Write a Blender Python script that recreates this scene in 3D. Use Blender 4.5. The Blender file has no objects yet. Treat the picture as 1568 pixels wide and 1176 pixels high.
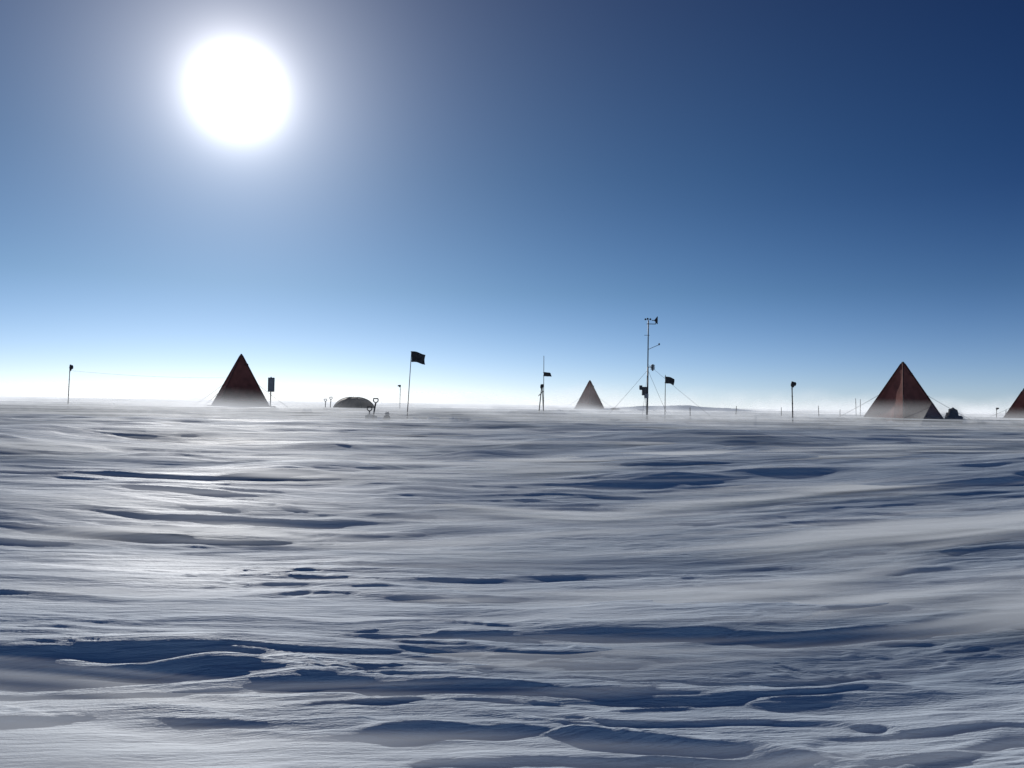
import bpy, math, random
import numpy as np
from mathutils import Vector, Matrix
random.seed(7)
scene = bpy.context.scene
scene.view_settings.view_transform = 'Standard'
scene.view_settings.look = 'None'
scene.view_settings.exposure = 0

WIND = math.radians(9.0)
EYE = 1.10

# ------------------------------------------------------------------ noise
rng = np.random.RandomState(11)
PERM = np.concatenate([rng.permutation(1024)]*3).astype(np.int64)
GA = rng.rand(1024)*2*np.pi
GX, GY = np.cos(GA), np.sin(GA)
def pn(x, y, s=0):
    xi = np.floor(x); yi = np.floor(y)
    xf = x-xi; yf = y-yi
    xi = xi.astype(np.int64)+s*37; yi = yi.astype(np.int64)+s*91
    u = xf*xf*xf*(xf*(xf*6-15)+10); v = yf*yf*yf*(yf*(yf*6-15)+10)
    def g(ix, iy, fx, fy):
        h = PERM[(PERM[ix & 1023]+iy) & 1023]
        return GX[h]*fx+GY[h]*fy
    a = g(xi, yi, xf, yf); b = g(xi+1, yi, xf-1, yf)
    c = g(xi, yi+1, xf, yf-1); d = g(xi+1, yi+1, xf-1, yf-1)
    return (a+(b-a)*u + ((c+(d-c)*u)-(a+(b-a)*u))*v)*1.5
def sst(a, b, x):
    t = np.clip((x-a)/(b-a), 0, 1); return t*t*(3-2*t)

BUMPS = [  # x, y, radius along wind, radius across, height
    (19.5, 92, 9.0, 8, 0.80), (-1.2, 60, 3.0, 2.0, 0.30), (2.0, 50, 2.4, 1.5, 0.16),
    (-0.45, 10.5, 0.5, 0.35, 0.10), (-2.3, 8.6, 1.1, 0.4, 0.10), (1.45, 8.3, 0.8, 0.3, 0.10),
    (3.0, 8.9, 0.9, 0.3, 0.10), (-8.5, 17, 3.5, 1.0, 0.10), (3.6, 13.5, 1.6, .6, .10), (6.5, 15.5, 2.2, .8, .08),
    (8.4, 60, 2.6, 2.0, 0.20), (14.5, 36, 1.6, .9, 0.10), (20.5, 33, 2.2, 1.4, 0.12),
    (-8.0, 42, 2.6, 1.5, 0.08),
]
CW, SW = math.cos(WIND), math.sin(WIND)
def uv(x, y):
    u = x*CW+y*SW
    v = y-0.15*x-0.40*np.log(np.cosh(np.clip(x/2.0, -300, 300)))*np.exp(-np.abs(y)/7)
    return u, v
def base(x, y):
    r = np.sqrt(x*x+y*y)
    return 0.5*sst(3.0, 14.0, r)
def low(x, y):
    r = np.sqrt(x*x+y*y)
    u, v = uv(x, y)
    h = base(x, y)
    far = 1-0.55*sst(12, 30, r)
    vv = v+1.2*pn(u/9, v/9, 3)
    h = h+0.09*far*pn(u/11, vv/3.2, 1)
    h = h+0.05*pn(u/40, v/25, 2)
    for (bx, by, ra, rb, a) in BUMPS:
        du = (x-bx)*CW+(y-by)*SW; dv = -(x-bx)*SW+(y-by)*CW
        h = h+a*np.exp(-(du/ra)**2-(dv/rb)**2)
    return h
def height(x, y):
    r = np.sqrt(x*x+y*y)
    u, v = uv(x, y)
    h = low(x, y)
    def fade(lam, k=.012):      # relief too fine for the mesh spacing at that range is left out
        return np.exp(-(r*k/lam)**2)
    edge = 2.55+0.22*x+0.16*np.sin(x*2.1+0.4)+0.18*pn(x/0.8, y*0+3.3, 9)+.05*pn(x/.2, y*0+1.3, 39)
    h = h+0.05*sst(-0.05, 0.7, edge-y)*(y > 0)
    cr = 3.35+0.04*x+.12*pn(x/.9, y*0+7.7, 35)+.03*pn(x/.25, y*0+2.7, 36)
    h = h+0.085*sst(-0.42, 0.0, y-cr)*(1-sst(0.0, 1.6, y-cr))*sst(-4.5, -2.6, x)*(1-sst(-1.5, .2, x))
    w = 0.30*pn(u/2.3, v/1.1, 5)+0.10*pn(u/.7, (v+.2*u)/.4, 25)+.03*fade(.17)*pn((u+.5*v)/.31, (v-.3*u)/.17, 26)
    vv = v+w
    fd = np.exp(-r/16)
    h = h+fd*0.05*pn(u/3.0+4.4, vv/1.1, 55)
    m = sst(-0.25, 0.35, pn(u/6, v/4, 8))
    n1 = pn(u/5.0, vv/0.8, 6)+0.30*pn((u+vv)/1.1, (vv+.1*u)/0.30, 7)
    h = h+m*0.038*sst(-0.08, 0.16+.012*r, n1)
    h = h+0.018*fade(.45, .008)*(1-np.abs(pn(u/3.0, vv/0.45, 10))*2.0)
    uw = u+.30*pn(u/.6+9, (v+.3*u)/.22, 51)+.06*fade(.13)*pn((u+.8*v)/.21, (v-.4*u)/.13+5, 52)
    vw = v+.5*w+fade(.14)*.030*pn((u-.6*v)/.37+2, (v+.25*u)/.14, 53)+fade(.08)*.006*pn((u+.9*v)/.13, (v-.5*u)/.08, 54)
    n2 = pn(uw/1.3, (vw+.05*uw)/0.15, 12)
    m2 = sst(-0.25, 0.3, pn(u/2.5, v/1.2, 13))
    n3 = n2+0.40*fade(.085)*pn(uw/.55, (vw-.07*uw)/.085, 14)
    h = h+fade(.15)*(0.007*n2+m2*0.014*sst(-.08, 0.16+.03*r, n3))
    h = h+(0.3+.7*fd)*fade(.20, .009)*0.015*(1-np.abs(pn(uw/1.6, (vw+.03*uw)/0.20, 21))*2)*sst(-.3, .3, pn(u/3, v/2, 22))
    n4 = pn(uw/.8, (vw+.09*uw)/.08, 41)+.35*pn(uw/.37, (vw-.12*uw)/.045, 42)
    h = h+fade(.08)*0.007*sst(.0, .3, n4)*sst(-.2, .3, pn(u/1.6, v/.8, 43))
    # broken crust patches
    m3 = sst(0.24, 0.6, pn(u/1.3, v/0.5, 15))
    ru = uw*.8+vw*1.1; rv = vw*.9-uw*.35; su = uw*.9-vw*.7; sv = vw+uw*.22
    c = pn(ru/0.19, rv/0.085, 16)+0.5*pn(su/0.11+3, sv/0.05, 17)+.3*pn(ru/0.06, sv/0.04, 27)
    h = h+fade(.07)*m3*0.010*np.clip(c, -0.5, .8)
    h = h+0.0032*fade(.04)*pn(uw/0.45, (vw+.06*uw)/0.033, 18)+0.007*fade(.07)*pn(uw/0.9, (vw-.04*uw)/0.07, 28)
    rr = sst(6, 14, r)*(1-sst(120, 300, r))
    h = h+rr*0.12*np.clip(pn(u/3.4, (v+.4*w)/1.1, 19)-0.06, 0, 1)
    h = h+rr*0.05*sst(0.05, 0.30, pn(u/6.0, (v+w)/1.8, 20))
    h = h+rr*0.045*fade(.6, .006)*pn(u/1.6, v/.6, 29)
    return h
def gz(x, y):
    return float(height(np.array([float(x)]), np.array([float(y)]))[0])

# ------------------------------------------------------------------ materials
def newmat(name):
    m = bpy.data.materials.new(name); m.use_nodes = True
    nt = m.node_tree; nt.nodes.clear()
    return m, nt, nt.nodes, nt.links
def simple(name, col, rough=0.7, var=0.25, scale=8.0, metal=0.0, transl=0.0, bump=0.0):
    m, nt, N, L = newmat(name)
    out = N.new('ShaderNodeOutputMaterial'); p = N.new('ShaderNodeBsdfPrincipled')
    tc = N.new('ShaderNodeTexCoord'); nz = N.new('ShaderNodeTexNoise')
    nz.inputs['Scale'].default_value = scale; nz.inputs['Detail'].default_value = 3
    L.new(tc.outputs['Object'], nz.inputs['Vector'])
    cr = N.new('ShaderNodeValToRGB')
    cr.color_ramp.elements[0].position = 0.3; cr.color_ramp.elements[1].position = 0.7
    cr.color_ramp.elements[0].color = (*[c*(1-var) for c in col], 1)
    cr.color_ramp.elements[1].color = (*[min(1, c*(1+var)) for c in col], 1)
    L.new(nz.outputs['Fac'], cr.inputs['Fac']); L.new(cr.outputs['Color'], p.inputs['Base Color'])
    p.inputs['Roughness'].default_value = rough; p.inputs['Metallic'].default_value = metal
    if bump:
        b = N.new('ShaderNodeBump'); b.inputs['Strength'].default_value = 0.6; b.inputs['Distance'].default_value = bump
        L.new(nz.outputs['Fac'], b.inputs['Height']); L.new(b.outputs['Normal'], p.inputs['Normal'])
    if transl > 0:
        t = N.new('ShaderNodeBsdfTranslucent'); L.new(cr.outputs['Color'], t.inputs['Color'])
        mx = N.new('ShaderNodeMixShader'); mx.inputs['Fac'].default_value = transl
        L.new(p.outputs[0], mx.inputs[1]); L.new(t.outputs[0], mx.inputs[2]); L.new(mx.outputs[0], out.inputs[0])
    else:
        L.new(p.outputs[0], out.inputs[0])
    return m

def snow_material():
    m, nt, N, L = newmat('wind_packed_snow')
    out = N.new('ShaderNodeOutputMaterial'); p = N.new('ShaderNodeBsdfPrincipled')
    tc = N.new('ShaderNodeTexCoord')
    def noise(rot, sc, scale, detail, rough=0.55):
        mp = N.new('ShaderNodeMapping'); mp.vector_type = 'TEXTURE'; mp.inputs['Rotation'].default_value = (0, 0, rot)
        mp.inputs['Scale'].default_value = sc
        L.new(tc.outputs['Object'], mp.inputs['Vector'])
        n = N.new('ShaderNodeTexNoise'); n.inputs['Scale'].default_value = scale
        n.inputs['Detail'].default_value = detail; n.inputs['Roughness'].default_value = rough
        L.new(mp.outputs[0], n.inputs['Vector']); return n
    n_str = noise(WIND, (5.0, 0.6, 1), 6.0, 4, 0.72)
    n_grain = noise(WIND, (2.0, 0.7, 1), 110.0, 2, 0.7)
    b1 = N.new('ShaderNodeBump'); b1.inputs['Strength'].default_value = 1.0; b1.inputs['Distance'].default_value = 0.026
    b2 = N.new('ShaderNodeBump'); b2.inputs['Strength'].default_value = 0.9; b2.inputs['Distance'].default_value = 0.0036
    L.new(n_str.outputs['Fac'], b1.inputs['Height'])
    L.new(n_grain.outputs['Fac'], b2.inputs['Height']); L.new(b1.outputs[0], b2.inputs['Normal'])
    L.new(b2.outputs[0], p.inputs['Normal'])
    at = N.new('ShaderNodeAttribute'); at.attribute_name = 'crust'
    cr = N.new('ShaderNodeValToRGB')
    cr.color_ramp.elements[0].color = (0.47, 0.56, 0.66, 1); cr.color_ramp.elements[1].color = (0.63, 0.71, 0.79, 1)
    L.new(at.outputs['Fac'], cr.inputs['Fac']); L.new(cr.outputs[0], p.inputs['Base Color'])
    mr = N.new('ShaderNodeMapRange'); mr.inputs['To Min'].default_value = 0.58; mr.inputs['To Max'].default_value = 0.78
    L.new(at.outputs['Fac'], mr.inputs['Value']); L.new(mr.outputs[0], p.inputs['Roughness'])
    p.inputs['IOR'].default_value = 1.31; p.inputs['Specular IOR Level'].default_value = 0.34
    L.new(p.outputs[0], out.inputs[0])
    return m

# ------------------------------------------------------------------ camera + sun direction
pitch = math.radians(1.5); roll = math.radians(0.93)
F = Vector((0, math.cos(pitch), math.sin(pitch)))
R = Vector((1, 0, 0)); U = R.cross(F).normalized()
R2 = R*math.cos(roll)+U*math.sin(roll)
U2 = U*math.cos(roll)-R*math.sin(roll)
cam = bpy.data.cameras.new('camera'); cam.lens = 28; cam.sensor_width = 36
cam.clip_start = 0.05; cam.clip_end = 20000
co = bpy.data.objects.new('camera', cam); scene.collection.objects.link(co)
M = Matrix(((R2.x, U2.x, -F.x, 0), (R2.y, U2.y, -F.y, 0), (R2.z, U2.z, -F.z, EYE), (0, 0, 0, 1)))
co.matrix_world = M
scene.camera = co

SUN_AZ = math.radians(-19.5)
SUN_EL = math.radians(20.3)
SD = Vector((math.sin(SUN_AZ)*math.cos(SUN_EL), math.cos(SUN_AZ)*math.cos(SUN_EL), math.sin(SUN_EL)))
sl = bpy.data.lights.new('sun', 'SUN'); sl.energy = 2.8; sl.angle = math.radians(0.6); sl.color = (1.0, 0.975, 0.94)
so = bpy.data.objects.new('sun', sl); scene.collection.objects.link(so)
so.rotation_euler = (-SD).to_track_quat('-Z', 'Y').to_euler()
so.location = SD*50

# ------------------------------------------------------------------ world
w = bpy.data.worlds.new('World'); scene.world = w; w.use_nodes = True
nt = w.node_tree; nt.nodes.clear(); N = nt.nodes; L = nt.links
out = N.new('ShaderNodeOutputWorld')
sky = N.new('ShaderNodeTexSky'); sky.sky_type = 'NISHITA'; sky.sun_disc = False
sky.sun_elevation = SUN_EL; sky.sun_rotation = SUN_AZ % (2*math.pi)
sky.altitude = 2500; sky.air_density = 1.0; sky.dust_density = 0.6; sky.ozone_density = 2.0
tc = N.new('ShaderNodeTexCoord')
nrm = N.new('ShaderNodeVectorMath'); nrm.operation = 'NORMALIZE'; L.new(tc.outputs['Generated'], nrm.inputs[0])
dt = N.new('ShaderNodeVectorMath'); dt.operation = 'DOT_PRODUCT'; dt.inputs[1].default_value = SD
L.new(nrm.outputs[0], dt.inputs[0])
sep = N.new('ShaderNodeSeparateXYZ'); L.new(nrm.outputs[0], sep.inputs[0])
def math_node(op, a, b=None):
    n = N.new('ShaderNodeMath'); n.operation = op
    for i, v in enumerate((a, b)):
        if v is None: continue
        if isinstance(v, (int, float)): n.inputs[i].default_value = v
        else: L.new(v, n.inputs[i])
    return n.outputs[0]
deg = math_node('MULTIPLY', math_node('ARCCOSINE', math_node('MINIMUM', dt.outputs['Value'], 0.9999999)), 57.29578)
eld = math_node('MULTIPLY', math_node('ARCSINE', sep.outputs['Z']), 57.29578)
def ramp(v, scale, pts):
    cr = N.new('ShaderNodeValToRGB'); e = cr.color_ramp.elements
    while len(e) < len(pts): e.new(0.5)
    for k, (p, c) in enumerate(pts): e[k].position = p/scale; e[k].color = (*c, 1)
    L.new(math_node('DIVIDE', v, scale), cr.inputs['Fac']); return cr.outputs['Color']
# clean, dry high-plateau air: deeper blue aloft in view, ice haze whitening the horizon
fe = ramp(eld, 90, [(0, (.58, .69, .96)), (3, (.46, .61, .86)), (8, (.31, .49, .64)), (16, (.21, .38, .52)), (30, (.15, .24, .38)), (50, (.32, .42, .55)), (90, (.5, .6, .7))])
fs = ramp(deg, 180, [(0, (1, 1, 1)), (18, (.99, .95, .93)), (32, (.78, .80, .85)), (50, (.44, .54, .71)), (75, (.5, .6, .75)), (110, (1, 1, 1)), (180, (1, 1, 1))])  # sky tint raised again overhead and behind the camera to fill the snow
def vmul(a, b):
    n = N.new('ShaderNodeVectorMath'); n.operation = 'MULTIPLY'; L.new(a, n.inputs[0]); L.new(b, n.inputs[1]); return n.outputs[0]
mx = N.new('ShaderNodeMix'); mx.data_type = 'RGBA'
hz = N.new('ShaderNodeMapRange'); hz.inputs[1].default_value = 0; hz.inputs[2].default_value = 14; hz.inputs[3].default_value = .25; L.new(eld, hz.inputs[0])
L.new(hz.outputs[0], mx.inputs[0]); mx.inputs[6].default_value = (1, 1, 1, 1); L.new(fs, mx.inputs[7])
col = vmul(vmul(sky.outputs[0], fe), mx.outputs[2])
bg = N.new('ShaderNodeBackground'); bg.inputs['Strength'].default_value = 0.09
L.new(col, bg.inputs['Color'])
def gauss(s, p, amp, v=None):
    q = math_node('POWER', math_node('DIVIDE', deg if v is None else v, s), p)
    return math_node('MULTIPLY', math_node('EXPONENT', math_node('MULTIPLY', q, -1.0)), amp)
core = gauss(1.8, 1.5, 3.6)
mid = gauss(3.6, 1.0, 1.15)
wide = gauss(12.0, 1.1, 0.15)
hazeE = math_node('ADD', gauss(2.2, 1.0, 0.9, math_node('ABSOLUTE', eld)), gauss(8.0, 1.3, 0.22, math_node('ABSOLUTE', eld)))
hazeS = math_node('ADD', gauss(32.0, 2.0, 0.40), 0.12)
haze = math_node('MULTIPLY', hazeE, hazeS)
g = math_node('ADD', math_node('ADD', math_node('ADD', core, mid), wide), haze)
bg2 = N.new('ShaderNodeBackground'); bg2.inputs['Color'].default_value = (1.0, 0.98, 0.99, 1)
L.new(g, bg2.inputs['Strength'])
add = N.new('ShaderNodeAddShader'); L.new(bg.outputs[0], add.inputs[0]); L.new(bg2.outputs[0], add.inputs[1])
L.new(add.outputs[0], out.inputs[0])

# ------------------------------------------------------------------ polar heightfield
def polar(name, angs, rads, fn, mat, attr=None, afn=None):
    A, Rr = np.meshgrid(angs, rads)
    X = (np.sin(A)*Rr).ravel(); Y = (np.cos(A)*Rr).ravel()
    Z = fn(X, Y)
    nc, nr = len(angs), len(rads)
    V = np.empty((nc*nr+1, 3), np.float32)
    V[:-1, 0] = X; V[:-1, 1] = Y; V[:-1, 2] = Z
    V[-1] = (0, 0, float(np.mean(Z[:nc])))
    i = np.arange(nr-1)[:, None]; j = np.arange(nc)[None, :]; j2 = (j+1) % nc
    a = i*nc+j; b = i*nc+j2; c = (i+1)*nc+j2; d = (i+1)*nc+j
    Q = np.stack([a+0*b, d+0*a, c+0*a, b+0*a], -1).reshape(-1, 4)
    T = np.stack([np.full(nc, nc*nr), np.arange(nc), (np.arange(nc)+1) % nc], -1)
    if afn is not None:
        W = np.concatenate([afn(X, Y), [0.0]])
    if attr == 'alpha':
        Q = Q[W[Q].max(1) > 0.004]; T = T[:0]
    me = bpy.data.meshes.new(name)
    me.vertices.add(len(V)); me.vertices.foreach_set('co', V.ravel())
    me.loops.add(Q.size+T.size); me.loops.foreach_set('vertex_index', np.concatenate([Q.ravel(), T.ravel()]).astype(np.int32))
    me.polygons.add(len(Q)+len(T))
    ls = np.concatenate([np.arange(len(Q))*4, Q.size+np.arange(len(T))*3]).astype(np.int32)
    me.polygons.foreach_set('loop_start', ls)
    me.update(calc_edges=True); me.validate()
    me.polygons.foreach_set('use_smooth', np.ones(len(me.polygons), bool))
    if attr:
        at = me.attributes.new(attr, 'FLOAT', 'POINT'); at.data.foreach_set('value', W.astype(np.float32))
    me.materials.append(mat)
    o = bpy.data.objects.new(name, me); scene.collection.objects.link(o)
    if me.polygons[len(me.polygons)//2].normal.z < 0:
        me.flip_normals()
    return o
fr = math.radians(41)
def angles(nf, nb):
    return np.concatenate([np.linspace(-fr, fr, nf, endpoint=False), np.linspace(fr, 2*math.pi-fr, nb, endpoint=False)])
rad = np.concatenate([np.geomspace(0.6, 1.6, 30, endpoint=False), np.geomspace(1.6, 12, 820, endpoint=False),
                      np.geomspace(12, 40, 340, endpoint=False), np.geomspace(40, 130, 170, endpoint=False), np.geomspace(130, 9000, 60)])
def crust(x, y):
    u, v = uv(x, y)
    return np.clip(0.5+0.8*pn(u/6, v/.9, 30)+.4*pn(u/1.5, v/.3, 31), 0, 1)
polar('snow_ground', angles(860, 110), rad, height, snow_material(), 'crust', crust)

# ------------------------------------------------------------------ drifting snow layers
def drift_material(veil=False):
    m, nt, N, L = newmat('drifting_snow_veil' if veil else 'drifting_snow')
    out = N.new('ShaderNodeOutputMaterial')
    at = N.new('ShaderNodeAttribute'); at.attribute_name = 'alpha'
    tr = N.new('ShaderNodeBsdfTransparent'); m2 = N.new('ShaderNodeMixShader')
    if veil:
        m1 = N.new('ShaderNodeMixShader'); m1.inputs[0].default_value = 0.9
        df = N.new('ShaderNodeBsdfDiffuse'); tl = N.new('ShaderNodeBsdfTranslucent')
        for q in (df, tl): q.inputs['Color'].default_value = (0.95, 0.97, 0.99, 1)
        L.new(df.outputs[0], m1.inputs[1]); L.new(tl.outputs[0], m1.inputs[2])
    else:
        # airborne grains have no surface orientation: they are lit as if facing the light
        df = N.new('ShaderNodeBsdfDiffuse'); df.inputs['Color'].default_value = (0.85, 0.91, 0.97, 1)
        nv = (SD*0.95+Vector((0, 0, 1))*0.15).normalized()
        cv = N.new('ShaderNodeCombineXYZ')
        for i in range(3): cv.inputs[i].default_value = nv[i]
        L.new(cv.outputs[0], df.inputs['Normal'])
        gl = N.new('ShaderNodeBsdfGlossy'); gl.inputs['Roughness'].default_value = 0.68
        gl.inputs['Color'].default_value = (0.95, 0.95, 0.95, 1)
        m1 = N.new('ShaderNodeMixShader'); m1.inputs[0].default_value = 0.22
        L.new(df.outputs[0], m1.inputs[1]); L.new(gl.outputs[0], m1.inputs[2])
    L.new(at.outputs['Fac'], m2.inputs[0]); L.new(tr.outputs[0], m2.inputs[1]); L.new(m1.outputs[0], m2.inputs[2])
    L.new(m2.outputs[0], out.inputs[0])
    return m
dmat = drift_material(); vmat = drift_material(True)
dr = bpy.data.objects.new('drifting_snow', None); scene.collection.objects.link(dr)
rs = np.concatenate([np.geomspace(1.0, 60, 460, endpoint=False), np.geomspace(60, 4000, 90)])
for k, (off, ba, wa) in enumerate([(0.08, 0.40, 0.85), (0.18, 0.45, 0.60), (0.32, 0.84, 0.25)]):
    def fn(x, y, off=off):
        r = np.sqrt(x*x+y*y)
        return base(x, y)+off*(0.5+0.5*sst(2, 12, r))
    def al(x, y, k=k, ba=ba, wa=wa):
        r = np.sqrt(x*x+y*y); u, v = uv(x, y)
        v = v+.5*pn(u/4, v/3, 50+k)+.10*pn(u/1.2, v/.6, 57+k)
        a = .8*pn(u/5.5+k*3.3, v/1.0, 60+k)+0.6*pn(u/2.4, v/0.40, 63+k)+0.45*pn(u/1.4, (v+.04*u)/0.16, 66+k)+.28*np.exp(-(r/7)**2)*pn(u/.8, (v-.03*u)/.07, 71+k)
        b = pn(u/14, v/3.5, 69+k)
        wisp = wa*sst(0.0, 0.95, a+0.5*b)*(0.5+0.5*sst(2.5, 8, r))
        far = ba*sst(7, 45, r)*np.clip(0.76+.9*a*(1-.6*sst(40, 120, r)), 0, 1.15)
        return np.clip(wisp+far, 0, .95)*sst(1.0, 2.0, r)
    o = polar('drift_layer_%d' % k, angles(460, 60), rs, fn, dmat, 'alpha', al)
    o.parent = dr
# soft, low plumes of suspended snow trailing along the wind through the camp
def veil(k, x0, x1, y0, z0, H, amax):
    nx, nz = 420, 18
    xs = np.linspace(x0, x1, nx); tz = np.linspace(0, 1, nz)
    Xg, Tg = np.meshgrid(xs, tz)
    X = Xg.ravel(); T = Tg.ravel()
    Y = y0+math.tan(math.radians(2))*X+0.8*pn(X/14, X*0+k*3.1, 80+k)
    Z = z0+T*H*(.75+.5*(pn(X/9, X*0+1.7*k, 84+k)+.5))
    n = 0.78+0.8*pn(X/6, T*1.2+k, 88+k)+0.4*pn(X/1.8, T*2.5+k, 92+k)
    al = amax*np.clip(n, 0.2, 1.3)*(1-T)**1.4*sst(0, .10, T)*sst(x0, x0+8, X)*(1-sst(x1-8, x1, X))
    al = np.clip(al, 0, .9)
    V = np.stack([X, Y, Z], -1)
    F_ = [[j*nx+i, j*nx+i+1, (j+1)*nx+i+1, (j+1)*nx+i] for j in range(nz-1) for i in range(nx-1)]
    me = bpy.data.meshes.new('drift_plume_%d' % k); me.from_pydata(V.tolist(), [], F_)
    me.polygons.foreach_set('use_smooth', np.ones(len(F_), bool))
    at = me.attributes.new('alpha', 'FLOAT', 'POINT'); at.data.foreach_set('value', al.astype(np.float32))
    me.materials.append(vmat)
    o = bpy.data.objects.new('drift_plume_%d' % k, me); scene.collection.objects.link(o); o.parent = dr
veil(0, -26, 30, 21.5, .44, 0.60, .48)
veil(1, -40, 44, 30.3, .44, 1.1, .78)
veil(2, -70, 75, 52.0, .42, 1.8, .80)
veil(3, -170, 180, 130.0, .40, 4.0, .85)

# ------------------------------------------------------------------ mesh builder
class B:
    def __init__(s): s.v = []; s.f = []; s.m = []; s.sm = []; s.mats = []
    def mi(s, mat):
        if mat not in s.mats: s.mats.append(mat)
        return s.mats.index(mat)
    def add(s, vs, fs, mat, smooth=False):
        o = len(s.v); s.v += [tuple(v) for v in vs]; k = s.mi(mat)
        for f in fs: s.f.append([i+o for i in f]); s.m.append(k); s.sm.append(smooth)
    def tube(s, p, q, r, mat, r2=None, n=8):
        p = Vector(p); q = Vector(q); d = (q-p).normalized(); r2 = r if r2 is None else r2
        a = d.orthogonal().normalized(); b = d.cross(a)
        vs = [p+(a*math.cos(t)+b*math.sin(t))*r for t in [2*math.pi*i/n for i in range(n)]]
        vs += [q+(a*math.cos(t)+b*math.sin(t))*r2 for t in [2*math.pi*i/n for i in range(n)]]
        fs = [[i, (i+1) % n, n+(i+1) % n, n+i] for i in range(n)]+[list(range(n))[::-1], list(range(n, 2*n))]
        s.add(vs, fs, mat, True)
    def path(s, pts, r, mat, n=6):
        for a, b in zip(pts[:-1], pts[1:]): s.tube(a, b, r, mat, n=n)
    def wire(s, p, q, r, mat, sag=0.0, n=10):
        p = Vector(p); q = Vector(q)
        pts = [p.lerp(q, i/n)-Vector((0, 0, sag*4*(i/n)*(1-i/n))) for i in range(n+1)]
        s.path(pts, r, mat, 4)
    def box(s, c, sz, mat, rot=0.0, bev=0.12):
        cx, cy, cz = c; hx, hy, hz = sz[0]/2, sz[1]/2, sz[2]/2
        b = min(hx, hy, hz)*bev*2
        ring = [(-hx+b, -hy), (hx-b, -hy), (hx, -hy+b), (hx, hy-b), (hx-b, hy), (-hx+b, hy), (-hx, hy-b), (-hx, -hy+b)]
        vs = []
        for zz, k in ((-hz, 0.94), (-hz+b, 1), (hz-b, 1), (hz, 0.94)):
            for x, y in ring:
                x *= k; y *= k
                vs.append((cx+x*math.cos(rot)-y*math.sin(rot), cy+x*math.sin(rot)+y*math.cos(rot), cz+zz))
        fs = [[l*8+i, l*8+(i+1) % 8, (l+1)*8+(i+1) % 8, (l+1)*8+i] for l in range(3) for i in range(8)]
        fs += [list(range(8))[::-1], list(range(24, 32))]
        s.add(vs, fs, mat)
    def blob(s, c, sz, mat, seed=0, amp=0.25, nu=14, nv=9, smooth=True):
        vs = []; fs = []
        for j in range(nv+1):
            t = math.pi*j/nv
            for i in range(nu):
                p = 2*math.pi*i/nu
                d = (math.sin(t)*math.cos(p), math.sin(t)*math.sin(p), math.cos(t))
                k = 1+amp*float(pn(np.array([d[0]*1.7+d[2]*1.1+seed*3.7]), np.array([d[1]*1.7-d[2]*.9+seed*1.3]), seed)[0])*1.6
                vs.append((c[0]+d[0]*sz[0]*k, c[1]+d[1]*sz[1]*k, c[2]+d[2]*sz[2]*k))
        for j in range(nv):
            for i in range(nu):
                fs.append([j*nu+i, (j+1)*nu+i, (j+1)*nu+(i+1) % nu, j*nu+(i+1) % nu])
        s.add(vs, fs, mat, smooth)
    def flag(s, p, wdt, hgt, mat, ang=0.0, droop=0.25, seed=0, t=0.004):
        nx, nz = 12, 6; vs = []
        for side in (0, 1):
            for j in range(nz+1):
                for i in range(nx+1):
                    a = i/nx; b = j/nz
                    ox = a*wdt*(1-0.06*math.sin(b*3+seed))
                    oy = 0.12*wdt*math.sin(a*6.5+b*1.3+seed)*a+side*t
                    oz = -b*hgt*(1-0.1*a)-droop*hgt*a*a+0.06*hgt*math.sin(a*7+seed)*a
                    vs.append((p[0]+ox*math.cos(ang)-oy*math.sin(ang), p[1]+ox*math.sin(ang)+oy*math.cos(ang), p[2]+oz))
        W = nx+1; K = W*(nz+1); fs = []
        for j in range(nz):
            for i in range(nx):
                a = j*W+i; fs.append([a, a+1, a+W+1, a+W]); fs.append([K+a, K+a+W, K+a+W+1, K+a+1])
        for i in range(nx):
            fs.append([i, K+i, K+i+1, i+1]); a = nz*W+i; fs.append([a, a+1, K+a+1, K+a])
        for j in range(nz):
            a = j*W; fs.append([a, a+W, K+a+W, K+a]); a = j*W+nx; fs.append([a, K+a, K+a+W, a+W])
        s.add(vs, fs, mat, True)
    def make(s, name, loc):
        me = bpy.data.meshes.new(name)
        me.from_pydata(s.v, [], s.f)
        for mt_ in s.mats: me.materials.append(mt_)
        me.polygons.foreach_set('material_index', s.m); me.polygons.foreach_set('use_smooth', s.sm)
        me.update()
        o = bpy.data.objects.new(name, me); o.location = loc; scene.collection.objects.link(o)
        return o

red = simple('tent_canvas_red', (0.23, 0.075, 0.058), 0.9, 0.25, 3.0, transl=0.12, bump=0.03)
dred = simple('tent_canvas_seam', (0.11, 0.036, 0.03), 0.85, 0.2, 6.0)
tan_ = simple('dome_fabric_ochre', (0.26, 0.18, 0.12), 0.7, 0.3, 4.0, transl=0.15, bump=0.02)
dark = simple('dark_metal', (0.045, 0.047, 0.055), 0.5, 0.2, 10, metal=0.3)
bamboo = simple('bamboo', (0.10, 0.08, 0.06), 0.7, 0.3, 12)
black = simple('black_cloth', (0.04, 0.04, 0.045), 0.9, 0.3, 12, transl=0.12)
grey = simple('grey_paint', (0.20, 0.21, 0.23), 0.5, 0.15, 9)
rope = simple('guy_rope', (0.15, 0.14, 0.14), 0.8, 0.1, 20)
lsnow = simple('heaped_snow', (0.66, 0.70, 0.76), 0.7, 0.05, 6, bump=0.03)

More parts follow.
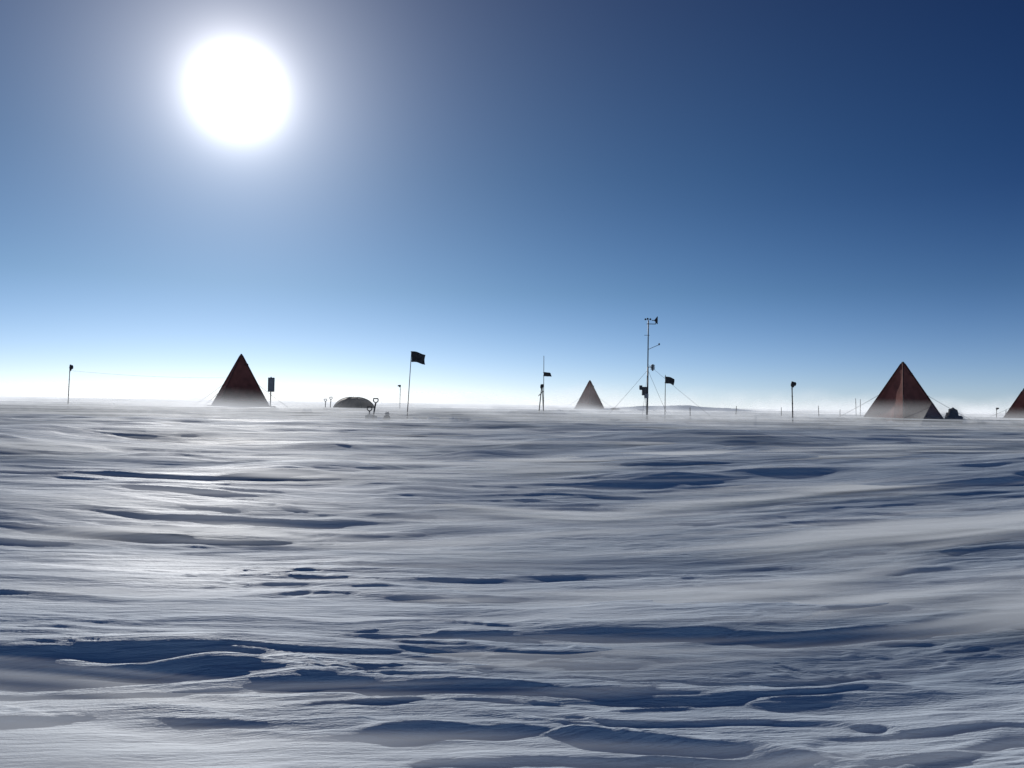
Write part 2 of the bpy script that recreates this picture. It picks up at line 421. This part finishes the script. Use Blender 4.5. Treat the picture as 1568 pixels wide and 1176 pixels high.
# ------------------------------------------------------------------ pyramid tents
def tent(x, y, H, hb, rot, seed=0, heap=1.0):
    b = B(); z0 = gz(x, y)-0.08
    ct, st = math.cos(rot), math.sin(rot)
    def W(px, py, pz): return Vector((px*ct-py*st, px*st+py*ct, pz))
    apexw = 0.05
    cor = [(-1, -1), (1, -1), (1, 1), (-1, 1)]
    n = 16
    for k in range(4):
        c0, c1 = cor[k], cor[(k+1) % 4]; vs = []
        nx_, ny_ = (c0[0]+c1[0])/2, (c0[1]+c1[1])/2
        for j in range(n+1):
            t = j/n; wd = hb*(1-t)+apexw*t; z = H*t
            flare = 0.10*max(0, 1-t*5)**2
            for i in range(n+1):
                s_ = i/n
                px = (c0[0]*(1-s_)+c1[0]*s_)*(wd+flare); py = (c0[1]*(1-s_)+c1[1]*s_)*(wd+flare)
                e = math.sin(math.pi*s_)
                sag = -0.09*e*math.sin(math.pi*min(1, t*1.15))*hb
                wr = 0.035*e*math.sin(8*s_+5*t+seed+k)+0.03*e*math.sin(17*t+3*s_+seed)
                px += nx_*(sag+wr*(1-t)); py += ny_*(sag+wr*(1-t))
                vs.append(W(px, py, z))
        fs = [[j*(n+1)+i, j*(n+1)+i+1, (j+1)*(n+1)+i+1, (j+1)*(n+1)+i] for j in range(n) for i in range(n)]
        b.add(vs, fs, red, True)
        p0 = W(c0[0]*(hb+.02), c0[1]*(hb+.02), 0); p1 = W(c0[0]*apexw, c0[1]*apexw, H)
        b.tube(p0, p1, 0.030, dred, 0.03)
        d = (p1-p0).normalized(); b.tube(p1, p1+d*0.10, 0.018, bamboo)
        vs = []; m = 14
        for j in range(4):
            for i in range(m+1):
                s_ = i/m; out_ = [0.05, 0.20, 0.40, 0.60][j]; zz = [0.30, 0.16, 0.07, 0.0][j]
                px = (c0[0]*(1-s_)+c1[0]*s_)*(hb+out_+.04*math.sin(9*s_+seed+k)); py = (c0[1]*(1-s_)+c1[1]*s_)*(hb+out_+.04*math.cos(7*s_+seed))
                vs.append(W(px, py, zz+0.04*math.sin(13*s_+j+seed)+.02*math.sin(31*s_+seed)))
        b.add(vs, [[j*(m+1)+i, (j+1)*(m+1)+i, (j+1)*(m+1)+i+1, j*(m+1)+i+1] for j in range(1) for i in range(m)], dred, True)
        b.add(vs, [[j*(m+1)+i, (j+1)*(m+1)+i, (j+1)*(m+1)+i+1, j*(m+1)+i+1] for j in (1, 2) for i in range(m)], lsnow, True)
        q0 = p0.lerp(p1, .5); q1 = W(c0[0]*(hb+0.9), c0[1]*(hb+0.9), 0.05)
        b.wire(q0, q1, 0.008, rope, 0.03); b.tube(q1-Vector((0, 0, .15)), q1+Vector((0, 0, .12)), 0.015, bamboo)
    b.tube((0, 0, H-0.14), (0, 0, H+0.05), 0.12, dred, 0.05, 10)
    v0 = W(0.10, -0.08, H-0.40); b.tube(v0, v0+W(0.14, -0.16, -0.06), 0.075, dred, 0.085, 10)
    cz = 0.75; py = (hb*(1-cz/H)+apexw*cz/H)-0.02
    ring = [W(0.36*math.cos(a), py+0.06-0.13*math.sin(a), cz+0.38*math.sin(a)) for a in [2*math.pi*i/18 for i in range(19)]]
    b.path(ring, 0.03, dred, 6)
    b.tube(W(0, py-.05, cz), W(0.05, py+0.30, cz-0.22), 0.28, red, 0.09, 12)
    for i in range(26):
        a = 2*math.pi*i/26+random.uniform(-.1, .1); rr = hb*random.uniform(1.30, 1.7)
        b.blob((rr*math.cos(a), rr*math.sin(a), -0.02), (random.uniform(.3, .6), random.uniform(.25, .4), heap*random.uniform(.05, .2)), lsnow, seed=i+seed*5, amp=.3)
    return b.make('pyramid_tent', (x, y, z0))
tent(-12.95, 38.0, 2.72, 1.26, math.radians(28), 1)
tent(6.55, 67.0, 2.75, 1.02, math.radians(40), 2)
tent(16.2, 33.0, 2.56, 1.16, math.radians(20), 3)
tent(28.9, 45.0, 1.85, 0.85, math.radians(35), 4)

# ------------------------------------------------------------------ half-buried dome tent
def dome(x, y):
    b = B(); vs = []; nu, nv = 36, 14
    for j in range(nv+1):
        t = j/nv*math.pi/2
        for i in range(nu):
            p = 2*math.pi*i/nu; rib = 1-0.05*abs(math.sin(p*3))*math.cos(t)
            c = math.cos(t)**0.8 if t < math.pi/2-1e-6 else 0
            vs.append((1.12*c*math.cos(p)*rib, 0.95*c*math.sin(p)*rib, 0.80*math.sin(t)))
    b.add(vs, [[j*nu+i, j*nu+(i+1) % nu, (j+1)*nu+(i+1) % nu, (j+1)*nu+i] for j in range(nv) for i in range(nu)], tan_, True)
    for k in range(3):
        p = k*math.pi/3
        b.path([(1.13*math.cos(p)*math.copysign(abs(math.cos(t))**.8, math.cos(t)), .96*math.sin(p)*math.copysign(abs(math.cos(t))**.8, math.cos(t)), .81*math.sin(t)+.005) for t in [math.pi*i/24 for i in range(25)]], 0.018, dark)
    for i in range(16):
        a = 2*math.pi*i/16
        b.blob((1.25*math.cos(a), 1.08*math.sin(a), -.03), (.42, .3, random.uniform(.08, .2)), lsnow, seed=i+60, amp=.3)
    b.make('dome_tent', (x, y, gz(x, y)-0.03))
dome(-8.2, 41.5)

# ------------------------------------------------------------------ poles and flags
def marker_pole(x, y, h, lean=0.0, furl=0.25, flip=1, r=0.02):
    b = B(); b.tube((0, 0, -.3), (lean*.5, 0, h*.5), r, bamboo, r*.9); b.tube((lean*.5, 0, h*.5), (lean, 0, h), r*.9, bamboo, r*.8)
    for i in range(1, 6): b.tube((lean*i/6, 0, h*i/6-.012), (lean*i/6, 0, h*i/6+.012), r*1.25, bamboo)
    if furl:
        b.blob((lean+flip*.03, 0, h-furl*.5), (.055, .045, furl*.5), black, seed=3, amp=.3)
        b.blob((lean+flip*.09, .01, h-furl*.40), (.06, .03, furl*.28), black, seed=8, amp=.4)
    return b.make('marker_pole', (x, y, gz(x, y)))
marker_pole(-20.05, 36.0, 2.02, .05, .28)
marker_pole(9.4, 26.6, 1.5, -.05, .2, 1, .022)
marker_pole(-5.9, 42.0, 1.5, .02, .12, -1, .016)
for (px, y, h) in [(1058, 28, .58), (1127, 32, .6), (1197, 34, .7), (1255, 35, .72), (1312, 38, 1.15), (1318, 38, 1.1), (1287, 40, .6)]:
    marker_pole((px-784)/1220*y, y, h, random.uniform(-.04, .04), 0, 1, .015)
def flag_pole(x, y, h, lean, fw, fh, drop=0.0, droop=.3, seed=0, r=.016):
    b = B(); b.tube((0, 0, -.3), (lean, 0, h), r, bamboo, r*.7)
    f = 1-drop/h
    b.flag((lean*f+.005, 0, h-drop), fw, fh, black, math.radians(10), droop, seed)
    for dz in (0.02, fh*.9): b.tube((lean*f, 0, h-drop-dz-.015), (lean*f, 0, h-drop-dz+.015), r*1.7, rope)
    return b.make('flag_pole', (x, y, gz(x, y)))
flag_pole(-3.46, 26.3, 2.28, .12, .46, .36, 0, .35, 0)
flag_pole(1.65, 41.0, 3.15, -.03, .38, .22, .84, .2, 2, .02)
flag_pole(5.68, 29.5, 1.80, .0, .32, .26, .06, .3, 4)
b = B(); b.tube((-.05, 0, -.2), (.12, .1, 1.65), .03, bamboo, .025); b.tube((-.05, 0, 1.1), (.2, 0, 1.35), .02, bamboo)
b.tube((.25, .1, -.2), (.14, .1, 1.6), .022, bamboo)
b.blob((.12, .1, 1.6), (.08, .06, .12), black, seed=5)
b.make('antenna_stand', (1.42, 41.0, gz(1.42, 41)))
b = B(); b.tube((0, 0, -.2), (0, 0, 1.62), .028, bamboo)
b.box((0.03, -.05, 1.25), (.30, .05, .66), dark); b.box((0.03, -.08, 1.25), (.24, .012, .58), grey)
b.tube((-.12, -.03, 1.45), (.18, -.03, 1.45), .016, bamboo); b.tube((-.12, -.03, 1.05), (.18, -.03, 1.05), .016, bamboo)
b.make('marker_board', (-11.2, 37.0, gz(-11.2, 37.0)))

def shovel(x, y, h, lean):
    b = B(); g = Vector((lean, 0, h))
    b.tube((0, 0, 0.05), g, .022, dark)
    b.path([g, g+Vector((-.065, 0, .04)), g+Vector((-.065, 0, .12)), g+Vector((.065, 0, .12)), g+Vector((.065, 0, .04)), g], .016, dark)
    vs = []
    for side in (0, .012):
        for (bx, bz, by) in [(-.13, .22, .03), (0, .26, 0), (.13, .22, .03), (.12, -.15, .03), (0, -.22, 0), (-.12, -.15, .03)]:
            vs.append((bx, by+side, bz))
    b.add(vs, [[0, 5, 4, 1], [1, 4, 3, 2], [7, 10, 11, 6], [8, 9, 10, 7]]+[[i, (i+1) % 6, 6+(i+1) % 6, 6+i] for i in range(6)], grey)
    b.make('snow_shovel', (x, y, gz(x, y)))
shovel(-4.10, 23.0, .34, .0); shovel(-3.98, 22.8, .60, .09)
shovel(-9.7, 41.5, .55, .0); shovel(-9.45, 41.5, .66, .03)
b = B(); b.blob((0, 0, .07), (.10, .08, .12), black, 4); b.blob((0.01, 0, .2), (.065, .06, .075), grey, 6); b.blob((0, 0, -.01), (.2, .15, .07), lsnow, 9)
b.tube((-.06, 0, .12), (.07, 0, .2), .012, rope)
b.make('gear_bundle', (-3.6, 23.0, gz(-3.6, 23.0)+.05))

# ------------------------------------------------------------------ weather station
def station(x, y):
    b = B(); H = 3.65
    b.tube((0, 0, -.3), (0, 0, H*.55), .028, dark); b.tube((0, 0, H*.55), (0, 0, H), .020, dark)
    b.tube((-.06, 0, H-.13), (.26, 0, H-.13), .013, dark)
    b.tube((.26, 0, H-.13), (.26, 0, H+.02), .012, dark); b.tube((.12, 0, H+.0), (.30, 0, H+.0), .014, dark)
    vs = [(.20, 0, H), (.31, 0, H+.14), (.33, 0, H+.14), (.33, 0, H-.13), (.31, 0, H-.13)]
    vs += [(a, b_+.012, c) for a, b_, c in vs]
    b.add(vs, [[0, 1, 2, 3, 4], [9, 8, 7, 6, 5]]+[[i, 5+i, 5+(i+1) % 5, (i+1) % 5] for i in range(5)], black)
    b.tube((-.02, 0, H), (-.02, 0, H+.05), .012, dark)
    for k in range(3):
        a = 2*math.pi*k/3+.3; c = (-.02+.10*math.cos(a), .10*math.sin(a), H+.04)
        b.tube((-.02, 0, H+.04), c, .006, dark); b.blob(c, (.035, .035, .035), black, k, 0.02, 8, 6)
    b.tube((0, 0, 2.62), (.38, 0, 2.79), .009, dark); b.blob((.39, 0, 2.81), (.03, .03, .04), black, 2, .1, 8, 6)
    b.tube((-.14, 0, 3.12), (.05, 0, 3.12), .008, dark)
    b.tube((0, 0, 2.0), (.17, 0, 2.0), .012, dark)
    for k in range(6): b.tube((.17, 0, 1.91+k*.03), (.17, 0, 1.93+k*.03), .085, grey, .06, 12)
    b.tube((.17, 0, 1.87), (.17, 0, 2.10), .03, dark)
    b.box((-.11, 0, 1.15), (.17, .14, .30), dark); b.box((-.24, .0, 1.28), (.10, .10, .14), dark)
    b.box((-.05, -.05, .98), (.14, .1, .16), grey); b.tube((-.28, 0, 1.2), (0, 0, 1.2), .012, dark)
    b.tube((-.06, -.03, .9), (-.03, -.02, 0), .01, black)
    for (gx, gy, gh) in [(-1.45, 1.5, 1.9), (2.5, -.5, 2.1), (-.6, -2.4, 1.9), (1.4, 3.0, 1.9)]:
        z = gz(x+gx, y+gy)-gz(x, y)
        b.wire((0, 0, gh), (gx, gy, z+.03), .005, rope, .02); b.tube((gx, gy, z-.15), (gx*1.02, gy*1.02, z+.2), .012, bamboo)
    b.make('weather_station', (x, y, gz(x, y)-.02))
station(4.77, 28.0)

# ------------------------------------------------------------------ gear around the right tents
def gear(x, y, sx, sz, seed):
    b = B(); b.blob((0, 0, sz*.4), (sx, sx*.7, sz*.6), black, seed, .3); b.blob((sx*.5, -.1, sz*.2), (sx*.8, sx*.6, sz*.35), dark, seed+2, .3)
    b.blob((-sx*.2, -.3, -.03), (sx*1.8, .4, .1), lsnow, seed+3, .3); b.path([(-sx, 0, sz*.4), (0, -.05, sz), (sx, 0, sz*.4)], .012, rope)
    b.make('equipment_bag', (x, y, gz(x, y)))
gear(18.0, 32.5, .26, .66, 3); gear(17.5, 32.8, .18, .42, 5); gear(8.3, 64, .35, .5, 9)
marker_pole(17.6, 33.6, .72, .02, 0, 1, .012)
marker_pole(28.0, 46.0, .9, .0, .12, 1, .02)
marker_pole(28.15, 45.5, .75, .1, 0, 1, .02)
marker_pole(29.0, 45.2, 1.95, .05, .15, 1, .02)

b = B()
for (cx, cy, n, sp, s) in [(-3.0, 26, 16, .8, .09), (1.5, 41.5, 22, 1.0, .2), (12.9, 33, 14, .7, .14), (20.5, 35, 60, 3.2, .18), (-2.0, 55, 16, 1.6, .22),
                           (8.0, 62, 16, 1.6, .3), (-11.0, 37.5, 10, .9, .15), (5.8, 29, 8, .8, .08), (0.7, 24, 3, .2, .07), (3.0, 50, 24, 3, .2)]:
    for i in range(n):
        x = cx+random.gauss(0, sp); y = cy+random.gauss(0, sp*.8); k = s*random.uniform(.5, 1.4)
        b.blob((x, y, gz(x, y)+k*.15), (k*1.5, k, k*.7), lsnow, i+n, .5, 9, 6, False)
b.make('snow_blocks', (0, 0, 0))

b = B(); b.wire((-20.0, 36, gz(-20.05, 36)+1.75), (-12.9, 38, gz(-12.95, 38)+1.6), .004, rope, .12, 14)
b.make('radio_wire', (0, 0, 0))
